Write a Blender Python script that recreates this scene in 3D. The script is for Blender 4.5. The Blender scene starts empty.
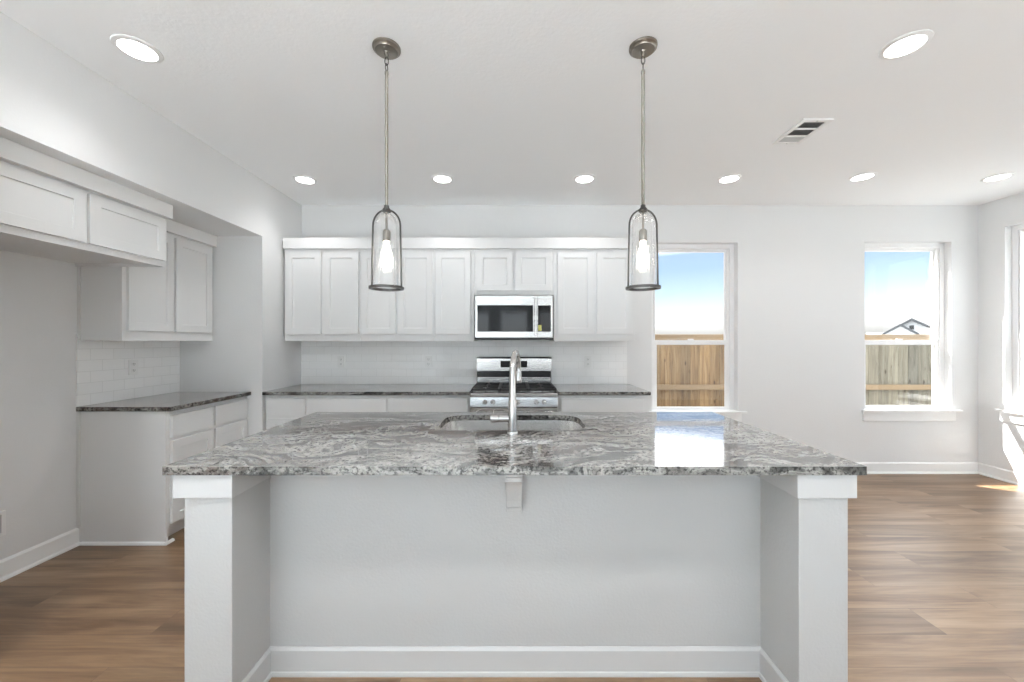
import bpy, bmesh, math, random
from mathutils import Vector, Matrix

S = bpy.context.scene
C = S.collection
PI = math.pi
random.seed(7)

# ------------------------------------------------------------------ camera
FPX = 388.0                      # focal length in pixels of the 1024-wide frame
CAM_Z = 1.343
cd = bpy.data.cameras.new('camera')
cam = bpy.data.objects.new('camera', cd)
C.objects.link(cam)
cam.location = (0, 0, CAM_Z)
cam.rotation_euler = (PI / 2, 0, 0)
cd.sensor_fit = 'HORIZONTAL'
cd.sensor_width = 36.0
cd.lens = FPX / 1024 * 36.0
cd.shift_x = -2 / 1024
cd.shift_y = 1 / 1024
cd.clip_start = 0.05
cd.clip_end = 400
S.camera = cam

# ------------------------------------------------------------------ colour management
S.view_settings.view_transform = 'Standard'
S.view_settings.look = 'None'
S.view_settings.exposure = 0.66
S.view_settings.gamma = 1.0
S.view_settings.use_curve_mapping = False
S.cycles.max_bounces = 14
S.cycles.diffuse_bounces = 8
S.cycles.glossy_bounces = 5
S.cycles.transparent_max_bounces = 16
S.cycles.sample_clamp_indirect = 6.0
S.cycles.caustics_reflective = False
S.cycles.use_denoising = True

# ------------------------------------------------------------------ sky
W = bpy.data.worlds.new('sky')
S.world = W
W.use_nodes = True
nt = W.node_tree
nt.nodes.clear()
geo = nt.nodes.new('ShaderNodeNewGeometry')
sep = nt.nodes.new('ShaderNodeSeparateXYZ')
nt.links.new(geo.outputs['Incoming'], sep.inputs[0])
neg = nt.nodes.new('ShaderNodeMath'); neg.operation = 'MULTIPLY'; neg.inputs[1].default_value = -1.0
nt.links.new(sep.outputs['Z'], neg.inputs[0])
nz = nt.nodes.new('ShaderNodeTexNoise'); nz.inputs['Scale'].default_value = 3.0; nz.inputs['Detail'].default_value = 4
nt.links.new(geo.outputs['Incoming'], nz.inputs['Vector'])
wob = nt.nodes.new('ShaderNodeMath'); wob.operation = 'MULTIPLY_ADD'
wob.inputs[1].default_value = 0.02; wob.inputs[2].default_value = -0.01
nt.links.new(nz.outputs['Fac'], wob.inputs[0])
addn = nt.nodes.new('ShaderNodeMath'); addn.operation = 'ADD'
nt.links.new(neg.outputs[0], addn.inputs[0]); nt.links.new(wob.outputs[0], addn.inputs[1])
ramp = nt.nodes.new('ShaderNodeValToRGB')
cr = ramp.color_ramp
stops = [(0.0, (.30, .29, .27)), (0.04, (.95, .94, .92)), (0.075, (.84, .92, .98)), (0.12, (.60, .78, .95)),
         (0.17, (.44, .62, .90)), (0.205, (.43, .60, .90)), (0.235, (1, 1, 1)), (1.0, (.9, .95, 1))]
while len(cr.elements) < len(stops):
    cr.elements.new(0.5)
for e, (p, c) in zip(cr.elements, stops):
    e.position = p; e.color = (*c, 1)
nt.links.new(addn.outputs[0], ramp.inputs[0])
sr = nt.nodes.new('ShaderNodeMapRange')          # sky brightened above the visible band, added to whiten reflections
sr.inputs['From Min'].default_value = 0.205; sr.inputs['From Max'].default_value = 0.235
sr.inputs['To Min'].default_value = .86; sr.inputs['To Max'].default_value = 2.8
nt.links.new(addn.outputs[0], sr.inputs['Value'])
bg = nt.nodes.new('ShaderNodeBackground')
nt.links.new(ramp.outputs[0], bg.inputs['Color']); nt.links.new(sr.outputs[0], bg.inputs['Strength'])
wo = nt.nodes.new('ShaderNodeOutputWorld')
nt.links.new(bg.outputs[0], wo.inputs[0])

# ------------------------------------------------------------------ sun (high, beyond the back wall to the left)
sl = bpy.data.lights.new('sun', 'SUN')
sl.energy = 17.0; sl.angle = 0.009; sl.color = (1, .97, .93)
sun = bpy.data.objects.new('sun', sl); C.objects.link(sun)
sun.rotation_euler = Vector((.80, -.60, -1.28)).to_track_quat('-Z', 'Y').to_euler()
sun.location = (-6, 10, 9)

# ------------------------------------------------------------------ daylight through the windows behind the camera
REAR_Y = -5.2
XR_ = 4.754
REAR_WIN = [(-1.95, -.78), (-.42, .43), (.80, 1.95), (2.55, 3.7)]
REAR_POWER = 7.0
COOL = (.80, .92, 1.0)


def area_light(name, loc, direction, sx, sy, power, color=(1, 1, 1)):
    l = bpy.data.lights.new(name, 'AREA')
    l.shape = 'RECTANGLE'; l.size = sx; l.size_y = sy; l.energy = power; l.color = color
    o = bpy.data.objects.new(name, l); C.objects.link(o)
    o.location = loc
    o.rotation_euler = Vector(direction).to_track_quat('-Z', 'Y').to_euler()
    return o


for (a, b) in REAR_WIN:
    area_light('rear_window_daylight', ((a + b) / 2, REAR_Y - .06, 1.25), (0, 1, 0), b - a - .1, 2.0, REAR_POWER * (b - a) * (1 if b < .6 else .35), COOL)
area_light('right_floor_fill', (4.84, .6, 1.1), (-.86, 0, .5), 2.0, 1.6, 3.0, COOL)  # added fill lamp in an unseen opening, brightens the right floor
area_light('side_window_daylight', (XR_ + .30, 3.31, 1.56), (-1, 0, .1), .85, 1.7, 4.0, COOL)
for lx in (-1.7, -.8, .3):                 # added unseen spots, their light bounces up to the ceiling
    for ly in (-1.9, -3.3):
        l = bpy.data.lights.new('bounce_fill_spot', 'SPOT')
        l.energy = 660.0; l.spot_size = math.radians(76); l.spot_blend = .4; l.shadow_soft_size = .08; l.color = COOL
        o = bpy.data.objects.new('bounce_fill_spot', l); C.objects.link(o); o.location = (lx, ly, 2.70)
DOWNLIGHT_W = 1.7
BULB_E = 9.0

# ------------------------------------------------------------------ material helpers


def mat(name, col, rough=.5, metal=0.0, **kw):
    m = bpy.data.materials.new(name); m.use_nodes = True
    b = m.node_tree.nodes['Principled BSDF']
    b.inputs['Base Color'].default_value = (*col, 1)
    b.inputs['Roughness'].default_value = rough
    b.inputs['Metallic'].default_value = metal
    for k, v in kw.items():
        b.inputs[k.replace('_', ' ')].default_value = v
    return m


def N(m, t, **kw):
    n = m.node_tree.nodes.new(t)
    for k, v in kw.items():
        if k in n.inputs:
            n.inputs[k].default_value = v
        else:
            setattr(n, k, v)
    return n


def L(m, a, b):
    m.node_tree.links.new(a, b)


def coords(m, scale=(1, 1, 1), rot=(0, 0, 0), loc=(0, 0, 0)):
    """world-position texture coordinates"""
    g = N(m, 'ShaderNodeNewGeometry')
    mp = N(m, 'ShaderNodeMapping')
    mp.inputs['Scale'].default_value = scale
    mp.inputs['Rotation'].default_value = rot
    mp.inputs['Location'].default_value = loc
    L(m, g.outputs['Position'], mp.inputs['Vector'])
    return mp.outputs['Vector']


def rampnode(m, fac, stops, interp='LINEAR'):
    r = N(m, 'ShaderNodeValToRGB')
    r.color_ramp.interpolation = interp
    while len(r.color_ramp.elements) < len(stops):
        r.color_ramp.elements.new(.5)
    for e, (p, c) in zip(r.color_ramp.elements, stops):
        e.position = p
        e.color = (*c, 1) if len(c) == 3 else c
    L(m, fac, r.inputs[0])
    return r.outputs[0]


def mix(m, fac, a, b, blend='MIX'):
    n = N(m, 'ShaderNodeMix'); n.data_type = 'RGBA'; n.blend_type = blend
    for sock, v in ((n.inputs[0], fac), (n.inputs[6], a), (n.inputs[7], b)):
        if isinstance(v, (int, float)):
            sock.default_value = v
        elif isinstance(v, tuple):
            sock.default_value = (*v, 1)
        else:
            L(m, v, sock)
    return n.outputs[2]


def bump(m, h, strength, dist=.01):
    b = N(m, 'ShaderNodeBump'); b.inputs['Strength'].default_value = strength
    b.inputs['Distance'].default_value = dist
    L(m, h, b.inputs['Height'])
    L(m, b.outputs[0], m.node_tree.nodes['Principled BSDF'].inputs['Normal'])


def P(m):
    return m.node_tree.nodes['Principled BSDF']


M = {}


def paint(name, col, rough, tex=.0, scale=90):
    m = mat(name, col, rough)
    v = coords(m)
    n = N(m, 'ShaderNodeTexNoise', Scale=scale, Detail=3.0)
    L(m, v, n.inputs['Vector'])
    if tex:
        bump(m, n.outputs['Fac'], tex, .004)
    return m


M['wall'] = paint('wall_paint', (.76, .76, .758), .6, .25)
M['rear_wall'] = paint('dark_low_bounce_paint', (.22, .22, .22), .6, .2)  # unseen rear wall, made dark to cut bounce and deepen reflections
M['ceiling'] = paint('ceiling_paint', (.92, .925, .93), .7, .3, 60)
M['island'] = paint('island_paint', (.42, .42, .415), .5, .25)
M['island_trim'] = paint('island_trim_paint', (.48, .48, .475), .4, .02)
M['trim'] = paint('trim_paint', (.86, .86, .855), .35, .02)
M['cabinet'] = paint('cabinet_paint', (.75, .75, .747), .38, .02)
M['vinyl'] = mat('white_vinyl', (.88, .88, .88), .35)
M['plastic'] = mat('white_plastic', (.82, .82, .81), .3)
M['slot'] = mat('dark_slot', (.03, .03, .03), .6)
M['caulk'] = mat('scribe_grey', (.72, .72, .71), .5)

# tile
def tile_mat(name, axis):
    m = mat(name, (.8, .8, .8), .12)
    g = N(m, 'ShaderNodeNewGeometry')
    s = N(m, 'ShaderNodeSeparateXYZ'); L(m, g.outputs['Position'], s.inputs[0])
    c = N(m, 'ShaderNodeCombineXYZ')
    L(m, s.outputs[axis], c.inputs['X']); L(m, s.outputs['Z'], c.inputs['Y'])
    mp = N(m, 'ShaderNodeMapping'); mp.inputs['Location'].default_value = (.03, -.914, 0)
    L(m, c.outputs[0], mp.inputs['Vector'])
    b = N(m, 'ShaderNodeTexBrick', Scale=1.0)
    b.inputs['Brick Width'].default_value = .153; b.inputs['Row Height'].default_value = .0765
    b.inputs['Mortar Size'].default_value = .0016; b.inputs['Mortar Smooth'].default_value = .3
    b.inputs['Color1'].default_value = (.90, .90, .895, 1); b.inputs['Color2'].default_value = (.92, .92, .915, 1)
    b.inputs['Mortar'].default_value = (.79, .79, .78, 1)
    L(m, mp.outputs[0], b.inputs['Vector'])
    L(m, b.outputs['Color'], P(m).inputs['Base Color'])
    inv = N(m, 'ShaderNodeMath', operation='SUBTRACT'); inv.inputs[0].default_value = 1
    L(m, b.outputs['Fac'], inv.inputs[1])
    bump(m, inv.outputs[0], .6, .002)
    return m


M['tile_back'] = tile_mat('subway_tile_back', 'X')
M['tile_left'] = tile_mat('subway_tile_left', 'Y')

# wood plank floor, boards running along X
m = mat('vinyl_plank_floor', (.2, .12, .07), .38)
v = coords(m)
br = N(m, 'ShaderNodeTexBrick', Scale=1.0); br.offset = .37; br.offset_frequency = 2
br.inputs['Brick Width'].default_value = 1.22; br.inputs['Row Height'].default_value = .178
br.inputs['Mortar Size'].default_value = .0011; br.inputs['Mortar Smooth'].default_value = .1; br.inputs['Bias'].default_value = 0
br.inputs['Color1'].default_value = (0, 0, 0, 1); br.inputs['Color2'].default_value = (1, 1, 1, 1); br.inputs['Mortar'].default_value = (0, 0, 0, 1)
L(m, v, br.inputs['Vector'])
# shift the grain of each board
shift = N(m, 'ShaderNodeVectorMath', operation='MULTIPLY_ADD')
L(m, br.outputs['Color'], shift.inputs[0]); shift.inputs[1].default_value = (7, 3, 0); L(m, v, shift.inputs[2])
st = N(m, 'ShaderNodeMapping'); st.inputs['Scale'].default_value = (.8, 9.5, 1); L(m, shift.outputs[0], st.inputs['Vector'])
g1 = N(m, 'ShaderNodeTexNoise', Scale=1.0, Detail=7.0, Roughness=.62, Distortion=.6); L(m, st.outputs[0], g1.inputs['Vector'])
st2 = N(m, 'ShaderNodeMapping'); st2.inputs['Scale'].default_value = (3, 90, 1); L(m, shift.outputs[0], st2.inputs['Vector'])
g2 = N(m, 'ShaderNodeTexNoise', Scale=1.0, Detail=4.0, Roughness=.6); L(m, st2.outputs[0], g2.inputs['Vector'])
base = rampnode(m, g1.outputs['Fac'], [(.30, (.088, .038, .014)), (.43, (.170, .090, .040)), (.55, (.252, .148, .074)), (.68, (.335, .212, .118))])
tone = rampnode(m, br.outputs['Color'], [(0, (.80, .79, .78)), (1, (1.12, 1.12, 1.13))])
c1 = mix(m, 1.0, base, tone, 'MULTIPLY')
fine = rampnode(m, g2.outputs['Fac'], [(.3, (.82, .82, .82)), (.7, (1.08, 1.08, 1.08))])
c2 = mix(m, 1.0, c1, fine, 'MULTIPLY')
c3 = mix(m, br.outputs['Fac'], c2, (.13, .07, .035))
L(m, c3, P(m).inputs['Base Color'])
rr = rampnode(m, g1.outputs['Fac'], [(.3, (.42, .42, .42)), (.7, (.34, .34, .34))])
L(m, rr, P(m).inputs['Roughness'])
P(m).inputs['Specular IOR Level'].default_value = 1.0
bump(m, g2.outputs['Fac'], .06, .002)
M['floor'] = m

# granite
m = mat('granite', (.4, .4, .4), .07)
v = coords(m)
warp = N(m, 'ShaderNodeTexNoise', Scale=1.6, Detail=3.0); L(m, v, warp.inputs['Vector'])
wv = N(m, 'ShaderNodeVectorMath', operation='MULTIPLY_ADD')
L(m, warp.outputs['Color'], wv.inputs[0]); wv.inputs[1].default_value = (.55, .55, .3); L(m, v, wv.inputs[2])
mp = N(m, 'ShaderNodeMapping'); mp.inputs['Rotation'].default_value = (0, 0, -.25); mp.inputs['Scale'].default_value = (1.8, 6.5, 5)
L(m, wv.outputs[0], mp.inputs['Vector'])
big = N(m, 'ShaderNodeTexNoise', Scale=1.6, Detail=9.0, Roughness=.68, Distortion=1.1); L(m, mp.outputs[0], big.inputs['Vector'])
bands = rampnode(m, big.outputs['Fac'], [(.30, (.02, .02, .02)), (.40, (.085, .083, .08)), (.46, (.19, .185, .178)), (.53, (.50, .485, .465)), (.59, (.30, .285, .27)), (.70, (.10, .09, .085))])
mp2 = N(m, 'ShaderNodeMapping'); mp2.inputs['Location'].default_value = (3.1, 1.7, 0); mp2.inputs['Scale'].default_value = (1.2, 4, 3)
L(m, wv.outputs[0], mp2.inputs['Vector'])
rust = N(m, 'ShaderNodeTexNoise', Scale=2.0, Detail=6.0, Roughness=.6); L(m, mp2.outputs[0], rust.inputs['Vector'])
rf = rampnode(m, rust.outputs['Fac'], [(.52, (0, 0, 0)), (.64, (.75, .75, .75))])
ca = mix(m, rf, bands, (.16, .115, .10))
sp = N(m, 'ShaderNodeTexNoise', Scale=75.0, Detail=3.0, Roughness=.6); L(m, v, sp.inputs['Vector'])
dk = rampnode(m, sp.outputs['Fac'], [(.40, (.0, .0, .0)), (.50, (1, 1, 1))])
dkm = mix(m, dk, (.12, .118, .115), (1, 1, 1))
cb = mix(m, .85, ca, dkm, 'MULTIPLY')
sp2 = N(m, 'ShaderNodeTexNoise', Scale=55.0, Detail=3.0, Roughness=.65); 
mp3 = N(m, 'ShaderNodeMapping'); mp3.inputs['Location'].default_value = (5, 9, 2); L(m, v, mp3.inputs['Vector']); L(m, mp3.outputs[0], sp2.inputs['Vector'])
lt = rampnode(m, sp2.outputs['Fac'], [(.60, (0, 0, 0)), (.70, (.6, .6, .6))])
cc = mix(m, lt, cb, (.46, .45, .43))
cc = mix(m, 1.0, cc, (.86, .86, .86), 'MULTIPLY')

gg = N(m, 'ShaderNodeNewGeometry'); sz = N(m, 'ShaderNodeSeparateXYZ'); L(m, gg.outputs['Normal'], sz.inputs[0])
pol = rampnode(m, sz.outputs['Z'], [(.55, (0, 0, 0)), (.8, (1, 1, 1))])        # polished top, honed edge; also masks the painted edge shade
tint = rampnode(m, pol, [(0, (.72, .72, .70)), (1, (1, 1, 1))])              # shade painted into the edge colour against the strong front light
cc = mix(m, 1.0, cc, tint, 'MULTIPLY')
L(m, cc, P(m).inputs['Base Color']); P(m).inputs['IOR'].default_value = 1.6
pw = N(m, 'ShaderNodeMath', operation='MULTIPLY'); L(m, pol, pw.inputs[0]); pw.inputs[1].default_value = .38
L(m, pw.outputs[0], P(m).inputs['Coat Weight'])
ps = N(m, 'ShaderNodeMath', operation='MULTIPLY_ADD'); L(m, pol, ps.inputs[0]); ps.inputs[1].default_value = .42; ps.inputs[2].default_value = .08
L(m, ps.outputs[0], P(m).inputs['Specular IOR Level'])
P(m).inputs['Coat Roughness'].default_value = .03; P(m).inputs['Coat IOR'].default_value = 1.6
M['granite'] = m

# metals and glass
m = mat('stainless_steel', (.62, .61, .60), .22, 1.0)
v = coords(m, (4, 4, 260))
n = N(m, 'ShaderNodeTexNoise', Scale=1.0, Detail=2.0); L(m, v, n.inputs['Vector'])
L(m, rampnode(m, n.outputs['Fac'], [(.3, (.18, .18, .18)), (.7, (.30, .30, .30))]), P(m).inputs['Roughness'])
M['steel'] = m
M['sink'] = mat('sink_steel', (.82, .81, .80), .22, 1.0)
M['nickel'] = mat('brushed_nickel', (.30, .27, .235), .28, 1.0)
M['bronze'] = mat('dark_nickel', (.10, .095, .09), .35, 1.0)
M['chrome'] = mat('faucet_metal', (.55, .54, .53), .2, 1.0)
M['blackglass'] = mat('black_glass', (.006, .006, .007), .05)
M['display'] = mat('black_display', (.004, .004, .005), .25, 0, Specular_IOR_Level=.2)
M['enamel'] = mat('black_enamel', (.012, .012, .013), .22)
M['iron'] = mat('cast_iron', (.02, .02, .02), .55)
M['blackplastic'] = mat('black_plastic', (.02, .02, .022), .45)
M['yellow'] = mat('yellow_paper', (.62, .58, .16), .6)
M['graymetal'] = mat('grey_register_metal', (.5, .5, .5), .4)
M['dark'] = mat('duct_dark', (.05, .05, .05), .8)
M['drywall_dark'] = mat('box_inside', (.25, .25, .25), .7)


def emis(name, col, s):
    m = bpy.data.materials.new(name); m.use_nodes = True
    b = P(m)
    b.inputs['Base Color'].default_value = (*col, 1)
    b.inputs['Emission Color'].default_value = (*col, 1); b.inputs['Emission Strength'].default_value = s
    return m


M['lens'] = emis('downlight_lens', (1, 1, .98), 5.0)
M['bulb'] = emis('bulb_glow', (1, .93, .82), BULB_E)


def thin_glass(name, tint, gloss_max, streak=False):
    m = bpy.data.materials.new(name); m.use_nodes = True
    t = m.node_tree; t.nodes.clear()
    out = t.nodes.new('ShaderNodeOutputMaterial')
    tr = t.nodes.new('ShaderNodeBsdfTransparent'); tr.inputs[0].default_value = (*tint, 1)
    gl = t.nodes.new('ShaderNodeBsdfGlossy'); gl.inputs['Roughness'].default_value = .02
    gl.inputs[0].default_value = (1, 1, 1, 1)
    fr = t.nodes.new('ShaderNodeFresnel'); fr.inputs['IOR'].default_value = 1.45
    mn = t.nodes.new('ShaderNodeMath'); mn.operation = 'MINIMUM'; mn.inputs[1].default_value = gloss_max
    t.links.new(fr.outputs[0], mn.inputs[0])
    ms = t.nodes.new('ShaderNodeMixShader')
    t.links.new(mn.outputs[0], ms.inputs[0]); t.links.new(tr.outputs[0], ms.inputs[1]); t.links.new(gl.outputs[0], ms.inputs[2])
    t.links.new(ms.outputs[0], out.inputs[0])
    if streak:
        g = t.nodes.new('ShaderNodeTexCoord')
        mp = t.nodes.new('ShaderNodeMapping'); mp.inputs['Scale'].default_value = (70, 70, 3)
        t.links.new(g.outputs['Object'], mp.inputs[0])
        nn = t.nodes.new('ShaderNodeTexNoise'); nn.inputs['Scale'].default_value = 1; nn.inputs['Detail'].default_value = 1
        t.links.new(mp.outputs[0], nn.inputs['Vector'])
        bp = t.nodes.new('ShaderNodeBump'); bp.inputs['Strength'].default_value = .5; bp.inputs['Distance'].default_value = .01
        t.links.new(nn.outputs['Fac'], bp.inputs['Height'])
        t.links.new(bp.outputs[0], fr.inputs['Normal']); t.links.new(bp.outputs[0], gl.inputs['Normal'])
    return m


M['pane'] = thin_glass('window_glass', (.97, .98, .98), .03)
M['shade'] = thin_glass('shade_glass', (.992, .992, .992), .5, True)


def fence_mat(name, dark, mid, light):
    m = mat(name, mid, .8)
    g = N(m, 'ShaderNodeNewGeometry'); s = N(m, 'ShaderNodeSeparateXYZ'); L(m, g.outputs['Position'], s.inputs[0])
    sm = N(m, 'ShaderNodeMath', operation='ADD'); L(m, s.outputs['X'], sm.inputs[0]); L(m, s.outputs['Y'], sm.inputs[1])
    dv = N(m, 'ShaderNodeMath', operation='DIVIDE'); L(m, sm.outputs[0], dv.inputs[0]); dv.inputs[1].default_value = .143
    fl = N(m, 'ShaderNodeMath', operation='FLOOR'); L(m, dv.outputs[0], fl.inputs[0])
    wn = N(m, 'ShaderNodeTexWhiteNoise', noise_dimensions='1D'); L(m, fl.outputs[0], wn.inputs['W'])
    off = N(m, 'ShaderNodeVectorMath', operation='MULTIPLY_ADD'); L(m, wn.outputs['Color'], off.inputs[0])
    off.inputs[1].default_value = (5, 5, 5); L(m, g.outputs['Position'], off.inputs[2])
    mp = N(m, 'ShaderNodeMapping'); mp.inputs['Scale'].default_value = (22, 22, 1.6); L(m, off.outputs[0], mp.inputs[0])
    n = N(m, 'ShaderNodeTexNoise', Scale=1.0, Detail=5.0, Roughness=.6, Distortion=.8); L(m, mp.outputs[0], n.inputs['Vector'])
    c = rampnode(m, n.outputs['Fac'], [(.3, dark), (.5, mid), (.7, light)])
    t = rampnode(m, wn.outputs['Value'], [(0, (.7, .7, .72)), (1, (1.2, 1.17, 1.12))])
    c = mix(m, 1.0, c, t, 'MULTIPLY')
    mk = N(m, 'ShaderNodeMapping'); mk.inputs['Scale'].default_value = (9, 9, 4); L(m, off.outputs[0], mk.inputs[0])
    k = N(m, 'ShaderNodeTexVoronoi', Scale=1.0); L(m, mk.outputs[0], k.inputs['Vector'])
    kf = rampnode(m, k.outputs['Distance'], [(.08, (.35, .3, .25)), (.16, (1, 1, 1))])
    c = mix(m, 1.0, c, kf, 'MULTIPLY')
    L(m, c, P(m).inputs['Base Color'])
    return m


M['cedar'] = fence_mat('cedar_boards', (.135, .078, .034), (.25, .163, .08), (.34, .24, .13))
M['weathered'] = fence_mat('weathered_boards', (.105, .093, .068), (.18, .165, .128), (.245, .228, .18))
M['rail'] = paint('rail_wood', (.27, .19, .11), .8)
M['siding'] = paint('white_siding', (.55, .56, .58), .7)
M['sun_block'] = paint('sun_block_brown', (.42, .36, .32), .8)
M['roof'] = paint('roof_shingle', (.035, .038, .045), .9)
M['soil'] = paint('pale_ground', (.28, .28, .27), .95)
M['screen'] = thin_glass('insect_screen', (.30, .31, .32), .02)

# ------------------------------------------------------------------ mesh helpers (all in world coordinates)


def bmnew():
    return bmesh.new()


def box(bm, x0, x1, y0, y1, z0, z1):
    vs = [bm.verts.new(p) for p in ((x0, y0, z0), (x1, y0, z0), (x1, y1, z0), (x0, y1, z0), (x0, y0, z1), (x1, y0, z1), (x1, y1, z1), (x0, y1, z1))]
    for f in ((0, 3, 2, 1), (4, 5, 6, 7), (0, 1, 5, 4), (1, 2, 6, 5), (2, 3, 7, 6), (3, 0, 4, 7)):
        bm.faces.new([vs[i] for i in f])
    return bm


def bx(*a):
    return box(bmnew(), *a)


AX = {'z': lambda u, v, w: (u, v, w), 'y': lambda u, v, w: (u, w, v), 'x': lambda u, v, w: (w, u, v)}


def prism(bm, outer, w0, w1, axis='z', holes=()):
    """polygon (u, v) with holes, extruded along axis from w0 to w1"""
    t = AX[axis]
    edges = []; loops = []
    for lp in [outer] + list(holes):
        vs = [bm.verts.new(t(u, v, w0)) for u, v in lp]
        es = [bm.edges.new((vs[i], vs[(i + 1) % len(vs)])) for i in range(len(vs))]
        edges += es; loops.append(vs)
    if holes:
        r = bmesh.ops.triangle_fill(bm, edges=edges, use_beauty=True, use_dissolve=False)
        faces = [f for f in r['geom'] if isinstance(f, bmesh.types.BMFace)]
    else:
        faces = [bm.faces.new(loops[0])]
    r = bmesh.ops.extrude_face_region(bm, geom=faces)
    a = Vector(t(0, 0, w0)); b = Vector(t(0, 0, w1))
    bmesh.ops.translate(bm, verts=[v for v in r['geom'] if isinstance(v, bmesh.types.BMVert)], vec=b - a)
    bmesh.ops.recalc_face_normals(bm, faces=bm.faces[:])
    return bm


def rrect(x0, x1, y0, y1, r, n=6):
    pts = []
    for cx, cy, a0 in ((x1 - r, y1 - r, 0), (x0 + r, y1 - r, PI / 2), (x0 + r, y0 + r, PI), (x1 - r, y0 + r, 1.5 * PI)):
        for i in range(n + 1):
            a = a0 + PI / 2 * i / n
            pts.append((cx + r * math.cos(a), cy + r * math.sin(a)))
    return pts


def lathe(bm, prof, c=(0, 0, 0), n=32, axis='z', closed=False):
    """prof: list of (radius, height); revolve about axis through c"""
    rings = []
    for r, h in prof:
        ring = []
        if r < 1e-6:
            p = {'z': (0, 0, h), 'x': (h, 0, 0), 'y': (0, h, 0)}[axis]
            ring = [bm.verts.new((c[0] + p[0], c[1] + p[1], c[2] + p[2]))]
        else:
            for i in range(n):
                a = 2 * PI * i / n
                u, v = r * math.cos(a), r * math.sin(a)
                p = {'z': (u, v, h), 'x': (h, u, v), 'y': (u, h, v)}[axis]
                ring.append(bm.verts.new((c[0] + p[0], c[1] + p[1], c[2] + p[2])))
        rings.append(ring)
    pairs = list(zip(rings, rings[1:])) + ([(rings[-1], rings[0])] if closed else [])
    for a, b in pairs:
        for i in range(n):
            j = (i + 1) % n
            if len(a) == 1 and len(b) == 1:
                continue
            if len(a) == 1:
                bm.faces.new((a[0], b[i], b[j]))
            elif len(b) == 1:
                bm.faces.new((a[i], b[0], a[j]))
            else:
                bm.faces.new((a[i], b[i], b[j], a[j]))
    bmesh.ops.recalc_face_normals(bm, faces=bm.faces[:])
    return bm


def tube(bm, pts, radii, n=14, caps=True, closed=False, sy=1.0):
    pts = [Vector(p) for p in pts]
    if isinstance(radii, (int, float)):
        radii = [radii] * len(pts)
    rings = []
    up = None
    m = len(pts)
    for i, p in enumerate(pts):
        if closed:
            d = pts[(i + 1) % m] - pts[i - 1]
        elif i == 0:
            d = pts[1] - pts[0]
        elif i == m - 1:
            d = pts[-1] - pts[-2]
        else:
            d = pts[i + 1] - pts[i - 1]
        d.normalize()
        if up is None:
            up = d.orthogonal().normalized()
        up = (up - d * up.dot(d)).normalized()
        s = d.cross(up)
        rings.append([bm.verts.new(p + up * math.cos(2 * PI * k / n) * radii[i] + s * math.sin(2 * PI * k / n) * radii[i] * sy) for k in range(n)])
    rr_ = list(zip(rings, rings[1:])) + ([(rings[-1], rings[0])] if closed else [])
    for a, b in rr_:
        for k in range(n):
            j = (k + 1) % n
            bm.faces.new((a[k], a[j], b[j], b[k]))
    if caps and not closed:
        bm.faces.new(rings[0][::-1]); bm.faces.new(rings[-1])
    bmesh.ops.recalc_face_normals(bm, faces=bm.faces[:])
    return bm


def origin_of(o):
    p = Vector(o.location)
    while o.parent:
        o = o.parent
        p += Vector(o.location)
    return p


def obj(name, bm, m, parent=None, bevel=0, smooth=False, seg=2, origin=None):
    me = bpy.data.meshes.new(name)
    lo = Vector((1e9,) * 3); hi = Vector((-1e9,) * 3)
    for v in bm.verts:
        for i in range(3):
            lo[i] = min(lo[i], v.co[i]); hi[i] = max(hi[i], v.co[i])
    c = Vector(origin) if origin else Vector(((lo[0] + hi[0]) / 2, (lo[1] + hi[1]) / 2, lo[2]))
    for v in bm.verts:
        v.co -= c
    bm.to_mesh(me); bm.free()
    o = bpy.data.objects.new(name, me); C.objects.link(o)
    me.materials.append(M[m] if isinstance(m, str) else m)
    if parent:
        o.parent = parent
        o.location = c - origin_of(parent)
    else:
        o.location = c
    if smooth:
        for p in me.polygons:
            p.use_smooth = True
        try:
            me.set_sharp_from_angle(angle=math.radians(40))
        except Exception:
            pass
    if bevel:
        b = o.modifiers.new('bevel', 'BEVEL'); b.width = bevel; b.segments = seg; b.limit_method = 'ANGLE'; b.angle_limit = math.radians(40)
    return o


def thing(name, label, cat, loc=(0, 0, 0), group=None):
    o = bpy.data.objects.new(name, None); C.objects.link(o)
    o.location = loc; o.empty_display_size = .05
    return tag(o, label, cat, group)


def tag(o, label, cat, group=None):
    o['label'] = label; o['category'] = cat
    if group:
        o['group'] = group
    return o


def struct(name, bm, m, parent=None, **kw):
    o = obj(name, bm, m, parent, **kw)
    if not parent:
        o['kind'] = 'structure'
    return o


def struct_empty(name, loc):
    o = bpy.data.objects.new(name, None); C.objects.link(o); o.location = loc; o['kind'] = 'structure'
    return o


def copy_tree(o, parent=None):
    c = o.copy(); C.objects.link(c)
    if parent:
        c.parent = parent
    for ch in list(o.children):
        copy_tree(ch, c)
    return c


def dup(root, loc, label):
    r = copy_tree(root); r.location = loc; r['label'] = label
    return r


# ------------------------------------------------------------------ room shell
WB = 3.975                 # back wall
XR = 4.754                 # right wall
XS = -2.175                # face of the left furr-down and stub wall
XL = -2.897                # left wall inside the recess
CEIL = 2.743
SOF = 2.257
YN, YF = 1.63, 3.354       # recess near and far ends
REC = .15

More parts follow.
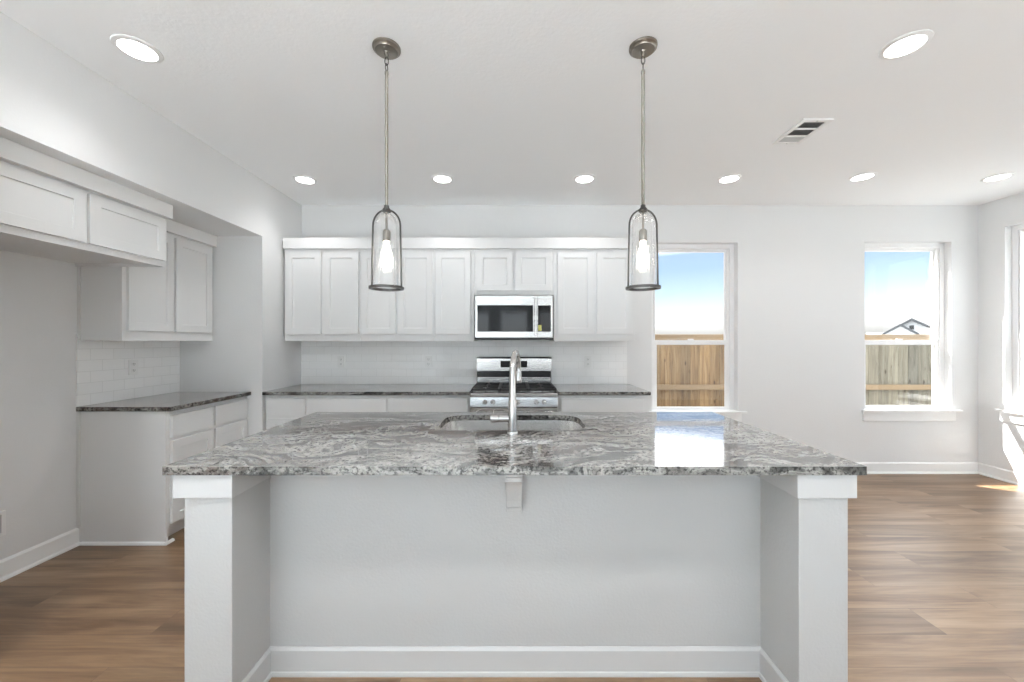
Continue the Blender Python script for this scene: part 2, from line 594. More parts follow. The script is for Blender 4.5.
struct('floor', bx(XL - .15, XR + .15, REAR_Y - .2, WB + .15, -.2, 0), 'floor')
struct('ceiling', bx(XL - .15, XR + .15, REAR_Y - .2, WB + .15, CEIL, CEIL + .12), 'ceiling')
W1 = (1.410, 2.293, .618, 2.362)
W2 = (3.592, 4.482, .632, 2.372)
hole = lambda w: [(w[0], w[2]), (w[1], w[2]), (w[1], w[3]), (w[0], w[3])]
back = struct('wall_back', prism(bmnew(), [(XL - .15, 0), (XR + .15, 0), (XR + .15, CEIL), (XL - .15, CEIL)], WB, WB + REC, 'y', [hole(W1), hole(W2)]), 'wall')
W3 = (2.87, 3.758, .668, 2.46)
PD = (-.4, 1.6, .0, 2.1)
struct('wall_right', prism(bmnew(), [(REAR_Y - .2, 0), (WB, 0), (WB, CEIL), (REAR_Y - .2, CEIL)], XR, XR + REC, 'x', [hole(W3), [(PD[0], .05), (PD[1], .05), (PD[1], PD[3]), (PD[0], PD[3])]]), 'wall')
left = struct('wall_left', prism(bmnew(), [(XL - .15, REAR_Y), (XS, REAR_Y), (XS, YN), (XL, YN), (XL, YF), (XS, YF), (XS, WB), (XL - .15, WB)], 0, CEIL), 'wall')
struct('wall_soffit', bx(XL, XS, YN, YF, SOF, CEIL), 'wall')
rear_holes = [[(a, .2), (b, .2), (b, 2.35), (a, 2.35)] for a, b in REAR_WIN]
struct('wall_rear', prism(bmnew(), [(XL - .15, 0), (XR + .15, 0), (XR + .15, CEIL), (XL - .15, CEIL)], REAR_Y - .15, REAR_Y, 'y', rear_holes), 'rear_wall')

struct('floor_bounce_sheet', bx(XS + .014, XR - .014, REAR_Y + .01, -.9, 0, .012), paint('pale_bounce_sheet', (.75, .75, .75), .95, .4, 300))  # added unseen pale sheet, bounces light to the ceiling

# tile backsplashes belong to the walls
obj('backsplash', bx(XS, 1.155, WB - .008, WB, .9145, 1.40), 'tile_back', back)
obj('backsplash', bx(XL, XL + .008, 2.565, YF, .9145, 1.40), 'tile_left', left)

# baseboards (board with a quarter-round shoe)


def base_profile(t=.014, h=.112):
    return [(0, 0), (t, 0), (t, h - .012), (t * .55, h - .004), (t * .35, h), (0, h)]


def shoe_profile(t=.014, w=.016):
    return [(t, 0), (t + w, 0), (t + w * .94, .008), (t + w * .62, .015), (t, .018)]


def baseboard(name, axis, sgn, wall, a, b):
    """axis 'x': runs along X on a wall at Y=wall, facing sgn; axis 'y': along Y on a wall at X=wall"""
    def mk(prof):
        if axis == 'x':
            return prism(bmnew(), [(wall + sgn * u, v) for u, v in prof], a, b, 'x')
        return prism(bmnew(), [(wall + sgn * u, v) for u, v in prof], a, b, 'y')
    o = struct(name, mk(base_profile()), 'trim')
    obj('shoe_moulding', mk(shoe_profile()), 'trim', o)


baseboard('baseboard_back', 'x', -1, WB, 1.20, XR)
baseboard('baseboard_right', 'y', -1, XR, 1.62, WB - .014)
baseboard('baseboard_left', 'y', 1, XL, YN, 2.573)

# ------------------------------------------------------------------ windows


def window(name, w, wall, axis):
    """single-hung window set back in the wall; axis 'y' for the back wall, 'x' for the right wall"""
    x0, x1, z0, z1 = w
    root = struct_empty(name, ((x0 + x1) / 2, wall + .07, z0) if axis == 'y' else (wall + .07, (x0 + x1) / 2, z0))
    d = wall + .068
    fw = .045
    rect = lambda a, b, c, e: [(a, c), (b, c), (b, e), (a, e)]
    pr = lambda o, h, y0, y1: prism(bmnew(), o, y0, y1, axis, [h])
    obj('window_frame', pr(rect(x0, x1, z0, z1), rect(x0 + fw, x1 - fw, z0 + .019, z1 - .045), d, d + .082), 'vinyl', root, bevel=.003)
    zm = 1.335
    a0, a1 = x0 + fw, x1 - fw
    # lower sash, inner track
    ls = obj('lower_sash', pr(rect(a0, a1, z0 + .019, zm + .028), rect(a0 + .038, a1 - .038, z0 + .047, zm - .022), d + .012, d + .036), 'vinyl', root, bevel=.002)
    obj('pane', prism(bmnew(), rect(a0 + .036, a1 - .036, z0 + .045, zm - .02), d + .022, d + .027, axis), 'pane', ls)
    us = obj('upper_sash', pr(rect(a0, a1, zm - .012, z1 - .045), rect(a0 + .03, a1 - .03, zm + .018, z1 - .075), d + .042, d + .066), 'vinyl', root, bevel=.002)
    obj('pane', prism(bmnew(), rect(a0 + .028, a1 - .028, zm + .016, z1 - .073), d + .052, d + .057, axis), 'pane', us)
    bm = bmnew()
    for s in (a0 + .006, a1 - .016):       # balance tracks beside the sashes
        prism(bm, rect(s, s + .01, zm + .03, z1 - .06), d + .006, d + .04, axis)
    obj('track', bm, 'vinyl', root)
    xm = (x0 + x1) / 2
    obj('sash_lock', prism(bmnew(), rect(xm - .03, xm + .03, zm + .028, zm + .04), d + .014, d + .034, axis), 'vinyl', root, bevel=.003)
    return root


def sill(root, w, wall, axis):
    x0, x1, z0, z1 = w
    if axis == 'y':
        bm = bx(x0 + .001, x1 - .001, wall, wall + .075, z0, z0 + .018)
        box(bm, x0 - .03, x1 + .075, wall - .04, wall, z0, z0 + .018)
        obj('window_stool', bm, 'trim', root)
        obj('window_apron', bx(x0 - .02, x1 + .03, wall - .016, wall, z0 - .095, z0), 'trim', root, bevel=.002)
    else:
        bm = bx(wall, wall + .075, x0 + .001, x1 - .001, z0, z0 + .018)
        box(bm, wall - .04, wall, x0 - .05, x1 + .05, z0, z0 + .018)
        obj('window_stool', bm, 'trim', root)
        obj('window_apron', bx(wall - .016, wall, x0 - .03, x1 + .03, z0 - .095, z0), 'trim', root, bevel=.002)


for nm, w, wl, ax in (('window_1', W1, WB, 'y'), ('window_2', W2, WB, 'y'), ('window_3', W3, XR, 'x')):
    r = window(nm, w, wl, ax)
    sill(r, w, wl, ax)
    if ax == 'x':
        x0, x1, z0, z1 = w
        sc = prism(bmnew(), [(x0 + .05, z0 + .04), (x1 - .05, z0 + .04), (x1 - .05, 1.34), (x0 + .05, 1.34)], wl + .140, wl + .142, 'x')
        obj('insect_screen', sc, 'screen', r)
for i, (a, b) in enumerate(REAR_WIN):
    h = [(a, .2), (b, .2), (b, 2.35), (a, 2.35)]
    inner = [(a + .05, .25), (b - .05, .25), (b - .05, 2.30), (a + .05, 2.30)]
    struct('window_%d' % (i + 4), prism(bmnew(), h, REAR_Y - .12, REAR_Y - .08, 'y', [inner]), 'vinyl')
h = [(PD[0], .05), (PD[1], .05), (PD[1], PD[3]), (PD[0], PD[3])]
struct('fill_opening_frame', prism(bmnew(), h, XR + .09, XR + .13, 'x', [[(PD[0] + .07, .12), (PD[1] - .07, .12), (PD[1] - .07, PD[3] - .07), (PD[0] + .07, PD[3] - .07)]]), 'vinyl')  # frame of an added unseen opening that holds the right fill lamp

# ------------------------------------------------------------------ outside
struct('ground', prism(bmnew(), [(-40, -30), (140, -30), (140, 150), (-40, 150)], -.7, -.40, 'z', [[(XL - .16, REAR_Y - .21), (XR + .152, REAR_Y - .21), (XR + .152, WB + .152), (XL - .16, WB + .152)]]), 'soil')
struct('sun_block_wall', bx(-3.0, 1.2, WB + REC, 5.45, -.40, 4.4), 'sun_block')  # added unseen block, keeps direct sun out of the nearer window


def fence(x0, x1, y, label, m, group=None):
    t = thing('wooden_fence', label, 'fence', ((x0 + x1) / 2, y, -.40))
    bm = bmnew(); x = x0
    while x < x1 - .01:
        dy = random.uniform(0, .004); top = 1.425 + random.uniform(-.006, .004)
        box(bm, x + .002, min(x + .141, x1), y + dy, y + .016 + dy, -.40, top)
        x += .143
    obj('board_panel', bm, m, t)
    for z in (-.2, .655, 1.36):
        obj('rail', bx(x0, x1, y - .038, y, z, z + (.075 if z < 1 else .07)), 'rail', t, bevel=.004)
    obj('cap_board', bx(x0, x1, y - .045, y + .03, 1.432, 1.452), 'rail', t, bevel=.003)
    x = x0 + .3
    while x < x1:
        obj('post', bx(x, x + .06, y + .022, y + .082, -.40, 1.41), 'graymetal', t)
        x += 2.4
    return t


fence(1.25, 4.10, 5.60, 'orange-brown cedar fence seen through the window nearest the kitchen', 'cedar')
fence(4.12, 8.60, 5.60, 'grey-tan weathered fence seen through the window near the room corner', 'weathered')

t = thing('house', 'pale house with dark gabled roof far beyond the weathered fence', 'house', (61.5, 60, -.4))
hx, hy = 61.5, 60.0
wall_p = [(hx - 5.2, -.4), (hx + 3.2, -.4), (hx + 3.2, 2.6), (hx + .0, 4.65), (hx - 2.6, 2.9), (hx - 5.2, 2.9)]
obj('wall', prism(bmnew(), wall_p, hy, hy + 10, 'y'), 'siding', t)
bm = bmnew()
prism(bm, [(hx - 2.4, 2.95), (hx, 4.72), (hx + 3.5, 2.4), (hx + 3.5, 2.7), (hx, 5.02), (hx - 2.4, 3.25)], hy - .5, hy + 10.4, 'y')
obj('roof', bm, 'roof', t)
g = obj('gable', prism(bmnew(), [(hx - 2.9, -.4), (hx + .4, -.4), (hx + .4, 2.55), (hx - 1.2, 3.75), (hx - 2.9, 2.55)], hy - 2.5, hy, 'y'), 'siding', t)
obj('gable_roof', prism(bmnew(), [(hx - 3.2, 2.36), (hx - 1.2, 3.80), (hx + .75, 2.36), (hx + .75, 2.66), (hx - 1.2, 4.10), (hx - 3.2, 2.66)], hy - 2.9, hy, 'y'), 'roof', g)
t.rotation_euler.z = -math.atan2(hx, hy)
obj('attic_window', bx(hx - .25, hx + .25, hy - .05, hy, 3.3, 3.9), 'blackglass', t)

# ------------------------------------------------------------------ cabinets


def shaker(bm, u0, u1, v0, v1, w_back, w_front, axis, rail=.057, rec=.008):
    """shaker door: slab whose front face is inset into a recessed panel. axis is the facing axis, (u, v) in the face plane"""
    t = AX[axis]
    def ring(i, w):
        return [bm.verts.new(t(u, v, w)) for u, v in ((u0 + i, v0 + i), (u1 - i, v0 + i), (u1 - i, v1 - i), (u0 + i, v1 - i))]
    s = 1 if w_front > w_back else -1
    r = [ring(0, w_back), ring(0, w_front), ring(rail, w_front), ring(rail + .001, w_front - s * rec)]
    for a, b in zip(r, r[1:]):
        for k in range(4):
            j = (k + 1) % 4
            bm.faces.new((a[k], a[j], b[j], b[k]))
    bm.faces.new(r[0][::-1]); bm.faces.new(r[-1])
    bmesh.ops.recalc_face_normals(bm, faces=bm.faces[:])
    return bm


DT = .019
UF, UZ0 = 3.645, 1.352       # upper face frame plane, underside height


def upper(label, x0, x1, doors, z0, zd0, loc_z=None):
    t = thing('wall_cabinet', label, 'cabinet', ((x0 + x1) / 2, (UF + WB) / 2, z0))
    obj('cabinet_body', bx(x0, x1, UF, WB - .008, z0, 2.25), 'cabinet', t, bevel=.001)
    for a, b in doors:
        obj('door', shaker(bmnew(), a, b, zd0, 2.186, UF, UF - DT, 'y'), 'cabinet', t, bevel=.0015)


e = .0012
upper('white two-door wall cabinet at left end of the back wall', -2.155, -1.443 - e, [(-2.128, -1.807), (-1.777, -1.457)], UZ0, 1.416)
upper('white two-door wall cabinet behind the left pendant light', -1.443, -.747 - e, [(-1.43, -1.107), (-1.08, -.760)], UZ0, 1.416)
upper('narrow white single-door wall cabinet immediately left of the microwave', -.747, -.371 - e, [(-.734, -.408)], UZ0, 1.416)
upper('short white two-door wall cabinet directly above the microwave', -.371, .372 - e, [(-.346, -.012), (.012, .353)], 1.783, 1.822)
upper('white two-door wall cabinet between the microwave and the nearest window', .372, 1.130, [(.409, .742), (.775, 1.105)], UZ0, 1.416)
struct('trim_1', bx(-2.152, 1.142, UF - .035, UF - .001, 2.214, 2.314), 'cabinet', bevel=.002)
obj('return', bx(1.131, 1.142, UF, WB, 2.214, 2.314), 'cabinet', bpy.data.objects['trim_1'])

# left recess: wall cabinet and over-fridge cabinet (doors face +X)
t = thing('wall_cabinet', 'grey-white wall cabinet over the small left counter, set deep in the recess', 'cabinet', (-2.75, 2.97, UZ0))
obj('cabinet_body', bx(XL + .001, -2.605, 2.578, YF - .001, UZ0, SOF - .002), 'cabinet', t, bevel=.001)
for a, b in ((2.606, 2.953), (2.974, 3.328)):
    obj('door', shaker(bmnew(), a, b, 1.42, 2.140, -2.605, -2.586, 'x'), 'cabinet', t, bevel=.0015)
obj('scribe_moulding', bx(XL + .001, XL + .02, 2.572, 2.578, UZ0, 1.84), 'caulk', t)
struct('trim_2', bx(-2.604, -2.566, 2.582, YF - .001, 2.165, SOF - .001), 'trim', bevel=.002)

t = thing('fridge_cabinet', 'deep white two-door cabinet over the empty fridge space, below the soffit', 'cabinet', (-2.6, 2.1, 1.841))
bm = bmnew()
FX = -2.322
box(bm, XL + .001, FX, YN + .002, 2.577, 1.862, SOF - .002)         # box above a recessed bottom
box(bm, XL + .001, FX, 2.559, 2.577, 1.841, 1.862)
box(bm, XL + .001, FX, YN + .002, YN + .02, 1.841, 1.862)
box(bm, FX - .019, FX, YN + .02, 2.557, 1.841, 1.862)
obj('cabinet_body', bm, 'cabinet', t)
for a, b in ((1.655, 2.090), (2.109, 2.573)):
    obj('door', shaker(bmnew(), a, b, 1.878, 2.150, FX, -2.303, 'x'), 'cabinet', t, bevel=.0015)
bm = bx(FX, -2.282, YN + .002, 2.596, 2.167, SOF - .001)
box(bm, -2.56, FX, 2.5775, 2.596, 2.167, SOF - .001)
struct('trim_3', bm, 'trim')

# base cabinets on the back wall
BF = 3.385     # face frame plane, doors stand in front of it


def base(label, x0, x1, drawers, doors, cat='cabinet'):
    t = thing('base_cabinet', label, cat, ((x0 + x1) / 2, 3.68, 0))
    prof = [(BF + .07, 0), (WB - .001, 0), (WB - .001, .884), (BF, .884), (BF, .105), (BF + .07, .105)]
    obj('cabinet_body', prism(bmnew(), prof, x0, x1, 'x'), 'cabinet', t, bevel=.001)
    for a, b in drawers:
        obj('drawer', bx(a, b, BF - DT, BF, .705, .851), 'cabinet', t, bevel=.002)
    for a, b in doors:
        obj('door', shaker(bmnew(), a, b, .125, .680, BF, BF - DT, 'y'), 'cabinet', t, bevel=.0015)


base('white base cabinet at the far left end of the back counter', XS + .008, -1.80 - e, [(-2.140, -1.815)], [(-2.140, -1.815)])
base('white base cabinet second from the left end of the back counter', -1.80, -1.10 - e, [(-1.79, -1.112)], [(-1.79, -1.46), (-1.44, -1.112)])
base('white base cabinet immediately left of the gas range', -1.10, -.386, [(-1.086, -.402)], [(-1.086, -.755), (-.735, -.402)])
base('white base cabinet between the gas range and the window wall', .386, 1.145, [(.408, 1.128)], [(.408, .758), (.778, 1.128)])

# base cabinet in the recess
t = thing('base_cabinet', 'white two-drawer base cabinet in the left recess beside the fridge space', 'cabinet', (-2.6, 2.96, 0))
LF = -2.31
prof = [(XL + .001, 0), (LF - .075, 0), (LF - .075, .105), (LF, .105), (LF, .884), (XL + .001, .884)]
obj('cabinet_body', prism(bmnew(), prof, 2.594, YF - .001, 'y'), 'cabinet', t, bevel=.001)
obj('end_panel', bx(XL + .001, LF, 2.575, 2.593, 0, .884), 'cabinet', t, bevel=.001)
obj('scribe_moulding', bx(XL + .001, XL + .022, 2.567, 2.575, .112, .884), 'caulk', t)
for a, b in ((2.604, 2.962), (2.985, 3.338)):
    obj('drawer', bx(LF, LF + DT, a, b, .700, .850), 'cabinet', t, bevel=.002)
    obj('door', shaker(bmnew(), a, b, .125, .678, LF, LF + DT, 'x'), 'cabinet', t, bevel=.0015)
bm = prism(bmnew(), [(2.575 - u + .014, v) for u, v in shoe_profile()], XL + .03, LF + .016, 'x')
prism(bm, [(LF + u - .014, v) for u, v in shoe_profile()], 2.559, 2.625, 'y')
obj('shoe_moulding', bm, 'trim', t)

# ------------------------------------------------------------------ countertops
def counter(label, x0, x1, y0, y1, name='countertop'):
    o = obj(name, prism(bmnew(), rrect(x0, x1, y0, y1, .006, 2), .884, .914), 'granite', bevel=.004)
    return tag(o, label, 'countertop')


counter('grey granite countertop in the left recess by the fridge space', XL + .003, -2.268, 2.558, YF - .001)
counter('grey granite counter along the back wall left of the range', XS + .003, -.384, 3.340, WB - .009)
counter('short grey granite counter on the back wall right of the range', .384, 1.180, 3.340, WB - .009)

# ------------------------------------------------------------------ island
SX0, SX1, SY0, SY1 = -.385, .365, 1.885, 2.276
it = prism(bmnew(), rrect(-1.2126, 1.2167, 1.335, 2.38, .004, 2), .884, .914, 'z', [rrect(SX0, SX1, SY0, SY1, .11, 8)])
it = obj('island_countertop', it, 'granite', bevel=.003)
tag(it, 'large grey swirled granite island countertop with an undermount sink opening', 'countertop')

isl = thing('kitchen_island', 'white kitchen island base with end posts and recessed front panel', 'island', (0, 1.85, 0))
U = [(-1.154, 1.358), (-.987, 1.358), (-.987, 1.570), (.997, 1.570), (.997, 1.358), (1.169, 1.358), (1.169, 1.70), (-1.154, 1.70)]
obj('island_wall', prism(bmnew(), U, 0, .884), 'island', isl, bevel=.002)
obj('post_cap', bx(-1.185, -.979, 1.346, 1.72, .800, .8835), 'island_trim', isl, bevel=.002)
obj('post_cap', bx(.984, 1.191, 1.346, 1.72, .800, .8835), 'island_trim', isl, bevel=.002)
bm = prism(bmnew(), [(1.570 - u, v) for u, v in base_profile(.010)], -.987, .997, 'x')
prism(bm, [(-.987 + u, v) for u, v in base_profile(.010)], 1.358, 1.5605, 'y')
prism(bm, [(.997 - u, v) for u, v in base_profile(.010)], 1.358, 1.5605, 'y')
bb = obj('baseboard', bm, 'island_trim', isl)
bm = prism(bmnew(), [(1.570 - u, v) for u, v in shoe_profile(.010, .006)], -.987, .997, 'x')
prism(bm, [(-.987 + u, v) for u, v in shoe_profile(.010, .006)], 1.358, 1.5605, 'y')
prism(bm, [(.997 - u, v) for u, v in shoe_profile(.010, .006)], 1.358, 1.5605, 'y')
obj('shoe_moulding', bm, 'island_trim', bb)
# corbel under the overhang
cx = .0
pr_ = [(1.570, .664), (1.570, .884), (1.415, .884), (1.415, .850), (1.428, .843), (1.428, .828)]
for i in range(9):
    a = i / 8 * PI / 2
    pr_.append((1.428 + .105 * math.sin(a) ** 1.3, .828 - .140 * (1 - math.cos(a))))
pr_ += [(1.550, .680), (1.550, .664)]
obj('corbel', prism(bmnew(), pr_, cx - .031, cx + .031, 'x'), 'island', isl, bevel=.002)
# working side: hollow cabinet run with doors facing the range
bm = bmnew()
for a, b in ((-1.13, -1.11), (-.47, -.45), (.44, .46), (1.125, 1.145)):
    box(bm, a, b, 1.70, 2.335, .105, .884)
box(bm, -1.13, 1.145, 1.70, 2.335, .105, .125)
box(bm, -1.13, 1.145, 2.317, 2.335, .846, .884)
box(bm, -1.13, 1.145, 2.24, 2.262, 0, .105)
obj('cabinet_body', bm, 'cabinet', isl)
xs = [-1.12, -.77, -.41, -.01, .39, .76, 1.135]
for a, b in zip(xs, xs[1:]):
    obj('door', shaker(bmnew(), a + .012, b - .012, .125, .680, 2.335, 2.335 + DT, 'y'), 'cabinet', isl, bevel=.0015)
    obj('drawer', bx(a + .012, b - .012, 2.335, 2.335 + DT, .700, .845), 'cabinet', isl, bevel=.002)

# sink
sk = thing('kitchen_sink', 'stainless steel undermount sink bowl set in the island countertop', 'sink', (-.01, 2.08, .66))
bm = bmnew()
lo_ = []
def sring(off, r, z):
    return [bm.verts.new((x, y, z)) for x, y in rrect(SX0 - .006 + off, SX1 + .006 - off, SY0 - .006 + off, SY1 + .006 - off, r, 8)]
rings = [sring(-.022, .135, .8832), sring(0, .114, .8832), sring(.006, .11, .70), sring(.03, .09, .672), sring(.10, .05, .668)]
outer_rings = [sring(.09, .05, .664), sring(.02, .095, .666), sring(-.004, .116, .70), sring(-.004, .116, .8812), sring(-.022, .135, .8812)]
rings = rings + outer_rings
for a, b in zip(rings, rings[1:] + rings[:1]):
    if a is rings[4]:
        continue
    n = len(a)
    for k in range(n):
        j = (k + 1) % n
        bm.faces.new((a[k], a[j], b[j], b[k]))
bm.faces.new(rings[4]); bm.faces.new(rings[5])
bmesh.ops.recalc_face_normals(bm, faces=bm.faces[:])
obj('bowl', bm, 'sink', sk, smooth=True)
bm = lathe(bmnew(), [(0, .672), (.030, .672), (.034, .675), (.045, .675), (.047, .6685), (0, .6685)], (-.01, 2.12, 0))
obj('drain', bm, 'chrome', sk, smooth=True)

# faucet
fx, fy = -.007, 1.815
fc = thing('kitchen_faucet', 'tall brushed steel gooseneck pull-down faucet on the island', 'faucet', (fx, fy, .914))
obj('base_collar', lathe(bmnew(), [(0, .914), (.027, .914), (.027, .920), (.024, .926), (0, .926)], (fx, fy, 0)), 'chrome', fc, smooth=True)
obj('body', lathe(bmnew(), [(0, .922), (.0215, .924), (.021, .985), (.0205, 1.03), (.0175, 1.075), (0, 1.075)], (fx, fy, 0)), 'chrome', fc, smooth=True)
d = Vector((.030, .20, 0)); dl = d.length; dn = d.normalized()
R_ = dl / 2
pts = [(fx, fy, 1.05), (fx, fy, 1.12), (fx, fy, 1.190)]
for i in range(1, 17):
    a = PI * i / 16
    p = Vector((fx, fy, 1.190)) + dn * (R_ - R_ * math.cos(a)) + Vector((0, 0, R_ * math.sin(a)))
    pts.append(tuple(p))
ex, ey = pts[-1][0], pts[-1][1]
obj('spout', tube(bmnew(), pts, [.0165, .0155, .0145] + [.0138] * 16, 18), 'chrome', fc, smooth=True)
obj('spray_head', lathe(bmnew(), [(0, 1.197), (.0135, 1.197), (.0150, 1.185), (.0170, 1.150), (.0172, 1.134), (.014, 1.130), (0, 1.130)], (ex, ey, 0)), 'chrome', fc, smooth=True)
hn = obj('handle', lathe(bmnew(), [(0, -.018), (.0165, -.018), (.017, -.060), (.0155, -.061), (.0155, -.064), (.019, -.066), (.019, -.100), (.015, -.104), (0, -.104)], (fx, fy, .985), axis='x', n=24), 'chrome', fc, smooth=True)
obj('lever', tube(bmnew(), [(fx - .085, fy + .01, .997), (fx - .088, fy + .045, 1.003), (fx - .090, fy + .095, 1.006)], [.006, .0055, .0045], 12), 'chrome', hn, smooth=True)

# ------------------------------------------------------------------ gas range
rg = thing('gas_range', 'stainless steel gas range with black cooktop and cast iron grates', 'stove', (0, 3.63, 0))
RX = .379
obj('body', bx(-RX + .004, RX - .004, 3.385, 3.955, .03, .885), 'enamel', rg)
ct = bmnew()
prism(ct, [(3.322, .872), (3.955, .872), (3.955, .912), (3.385, .916), (3.322, .908)], -RX, RX, 'x')
obj('cooktop', ct, 'enamel', rg, bevel=.004)
obj('cooktop_lip', bx(-RX + .006, RX - .006, 3.316, 3.326, .874, .904), 'steel', rg, bevel=.003)
cp = prism(bmnew(), [(3.318, .787), (3.385, .787), (3.385, .871), (3.329, .871)], -RX + .002, RX - .002, 'x')
cp = obj('control_panel', cp, 'steel', rg, bevel=.002)
for kx in (-.250, -.180, .035, .190, .258):
    kb = lathe(bmnew(), [(0, 3.335), (.021, 3.335), (.021, 3.318), (.017, 3.312), (.016, 3.292), (.012, 3.288), (0, 3.288)], (kx, 0, .829), axis='y', n=24)
    box(kb, kx - .0035, kx + .0035, 3.282, 3.294, .815, .843)
    obj('knob', kb, 'steel', rg, smooth=True)
od = obj('oven_door', bx(-RX + .003, RX - .003, 3.338, 3.385, .235, .780), 'steel', rg, bevel=.004)
obj('door_window', bx(-.27, .27, 3.334, 3.338, .36, .66), 'blackglass', od)
hb = tube(bmnew(), [(-.335, 3.295, .742), (.335, 3.295, .742)], .013, 16)
for s in (-.315, .315):
    tube(hb, [(s, 3.338, .742), (s, 3.298, .742)], .010, 12)
obj('handle', hb, 'steel', od, smooth=True)
obj('storage_drawer', bx(-RX + .003, RX - .003, 3.338, 3.385, .075, .228), 'steel', rg, bevel=.004)
for sx in (-.33, .33):
    for yy in (3.43, 3.90):
        obj('foot', lathe(bmnew(), [(0, 0), (.02, 0), (.02, .03), (0, .03)], (sx, yy, 0), n=16), 'blackplastic', rg)
# back guard
obj('backguard', bx(-.372, .372, 3.885, 3.955, .912, 1.186), 'enamel', rg, bevel=.003)
up_ = prism(bmnew(), [(3.868, 1.052), (3.886, 1.048), (3.930, 1.048), (3.930, 1.193), (3.885, 1.193), (3.866, 1.178)], -.374, .374, 'x')
up_ = obj('upper_panel', up_, 'steel', rg, bevel=.003)
obj('display', bx(-.134, .132, 3.8635, 3.8675, 1.090, 1.155), 'display', up_)
obj('vent_strip', prism(bmnew(), rrect(-.366, .366, .938, .992, .012, 4), 3.874, 3.886, 'y'), 'steel', rg, bevel=.003)
# burners and grates
for bx_, by_, br_ in ((-.235, 3.50, .045), (-.235, 3.75, .036), (0, 3.63, .05), (.235, 3.50, .036), (.235, 3.75, .045)):
    b = obj('burner', lathe(bmnew(), [(0, .914), (br_ + .012, .914), (br_ + .008, .922), (br_, .923), (br_, .931), (br_ - .006, .934), (0, .934)], (bx_, by_, 0), n=24), 'iron', rg, smooth=True)
for gx0, gx1 in ((-.368, -.128), (-.124, .124), (.128, .368)):
    gb = bmnew(); y0, y1 = 3.352, 3.862; zt = .940
    for x in (gx0, gx1 - .012):
        box(gb, x, x + .012, y0, y1, zt - .016, zt)
    for y in (y0, (y0 + y1) / 2 - .006, y1 - .012):
        box(gb, gx0, gx1, y, y + .012, zt - .015, zt - .001)
    xc = (gx0 + gx1) / 2
    for yc in (y0 + .128, y1 - .128):
        box(gb, gx0, xc - .028, yc - .005, yc + .005, zt - .014, zt + .002)
        box(gb, xc + .028, gx1, yc - .005, yc + .005, zt - .014, zt + .002)
        box(gb, xc - .005, xc + .005, yc - .122, yc - .028, zt - .014, zt + .002)
        box(gb, xc - .005, xc + .005, yc + .028, yc + .122, zt - .014, zt + .002)
    for x in (gx0, gx1 - .012):
        for y in (y0, y1 - .012):
            box(gb, x, x + .012, y, y + .012, .912, zt - .015)
    obj('grate', gb, 'iron', rg)

# ------------------------------------------------------------------ microwave
mw = thing('microwave', 'stainless over-the-range microwave mounted above the gas range', 'microwave', (0, 3.78, 1.378))
MY = 3.60; k = FPX / MY
mx = lambda u: (470 + u / 11.37 - 514) / k
mz = lambda v: CAM_Z + (342 - (285 + v / 11.37)) / k
obj('body', bx(mx(62), mx(938), MY + .022, WB - .009, mz(600), 1.776), 'blackplastic', mw)
obj('bottom_vent', bx(mx(52), mx(948), MY - .004, WB - .03, mz(622), mz(600)), 'blackplastic', mw, bevel=.002)
dx0, dx1 = mx(58), mx(768)
rect = lambda a, b, c, d_: [(a, c), (b, c), (b, d_), (a, d_)]
dr = prism(bmnew(), rect(dx0, dx1, mz(598), mz(120)), MY, MY + .022, 'y', [rect(mx(84), mx(716), mz(530), mz(230))])
dr = obj('door', dr, 'steel', mw, bevel=.002)
obj('door_glass', bx(mx(83), mx(717), MY + .003, MY + .020, mz(531), mz(229)), 'blackglass', dr)
hb = tube(bmnew(), [(mx(742), MY - .030, mz(575)), (mx(742), MY - .036, mz(450)), (mx(742), MY - .036, mz(280)), (mx(742), MY - .030, mz(145))], .0095, 16)
for v_ in (560, 160):
    box(hb, mx(742) - .007, mx(742) + .007, MY - .032, MY, mz(v_) - .008, mz(v_) + .008)
obj('handle', hb, 'steel', dr, smooth=True)
pn = prism(bmnew(), rect(mx(771), mx(940), mz(598), mz(120)), MY, MY + .022, 'y', [rect(mx(776), mx(918), mz(530), mz(232))])
pn = obj('control_panel', pn, 'steel', mw, bevel=.002)
kp = bmnew()
box(kp, mx(775), mx(919), MY + .004, MY + .020, mz(531), mz(231))
kp = obj('keypad', kp, 'blackglass', pn)
lb = obj('energy_label', bx(mx(776), mx(812), MY + .0025, MY + .0042, mz(520), mz(455)), 'yellow', kp)
lb['label'] = 'yellow paper label'

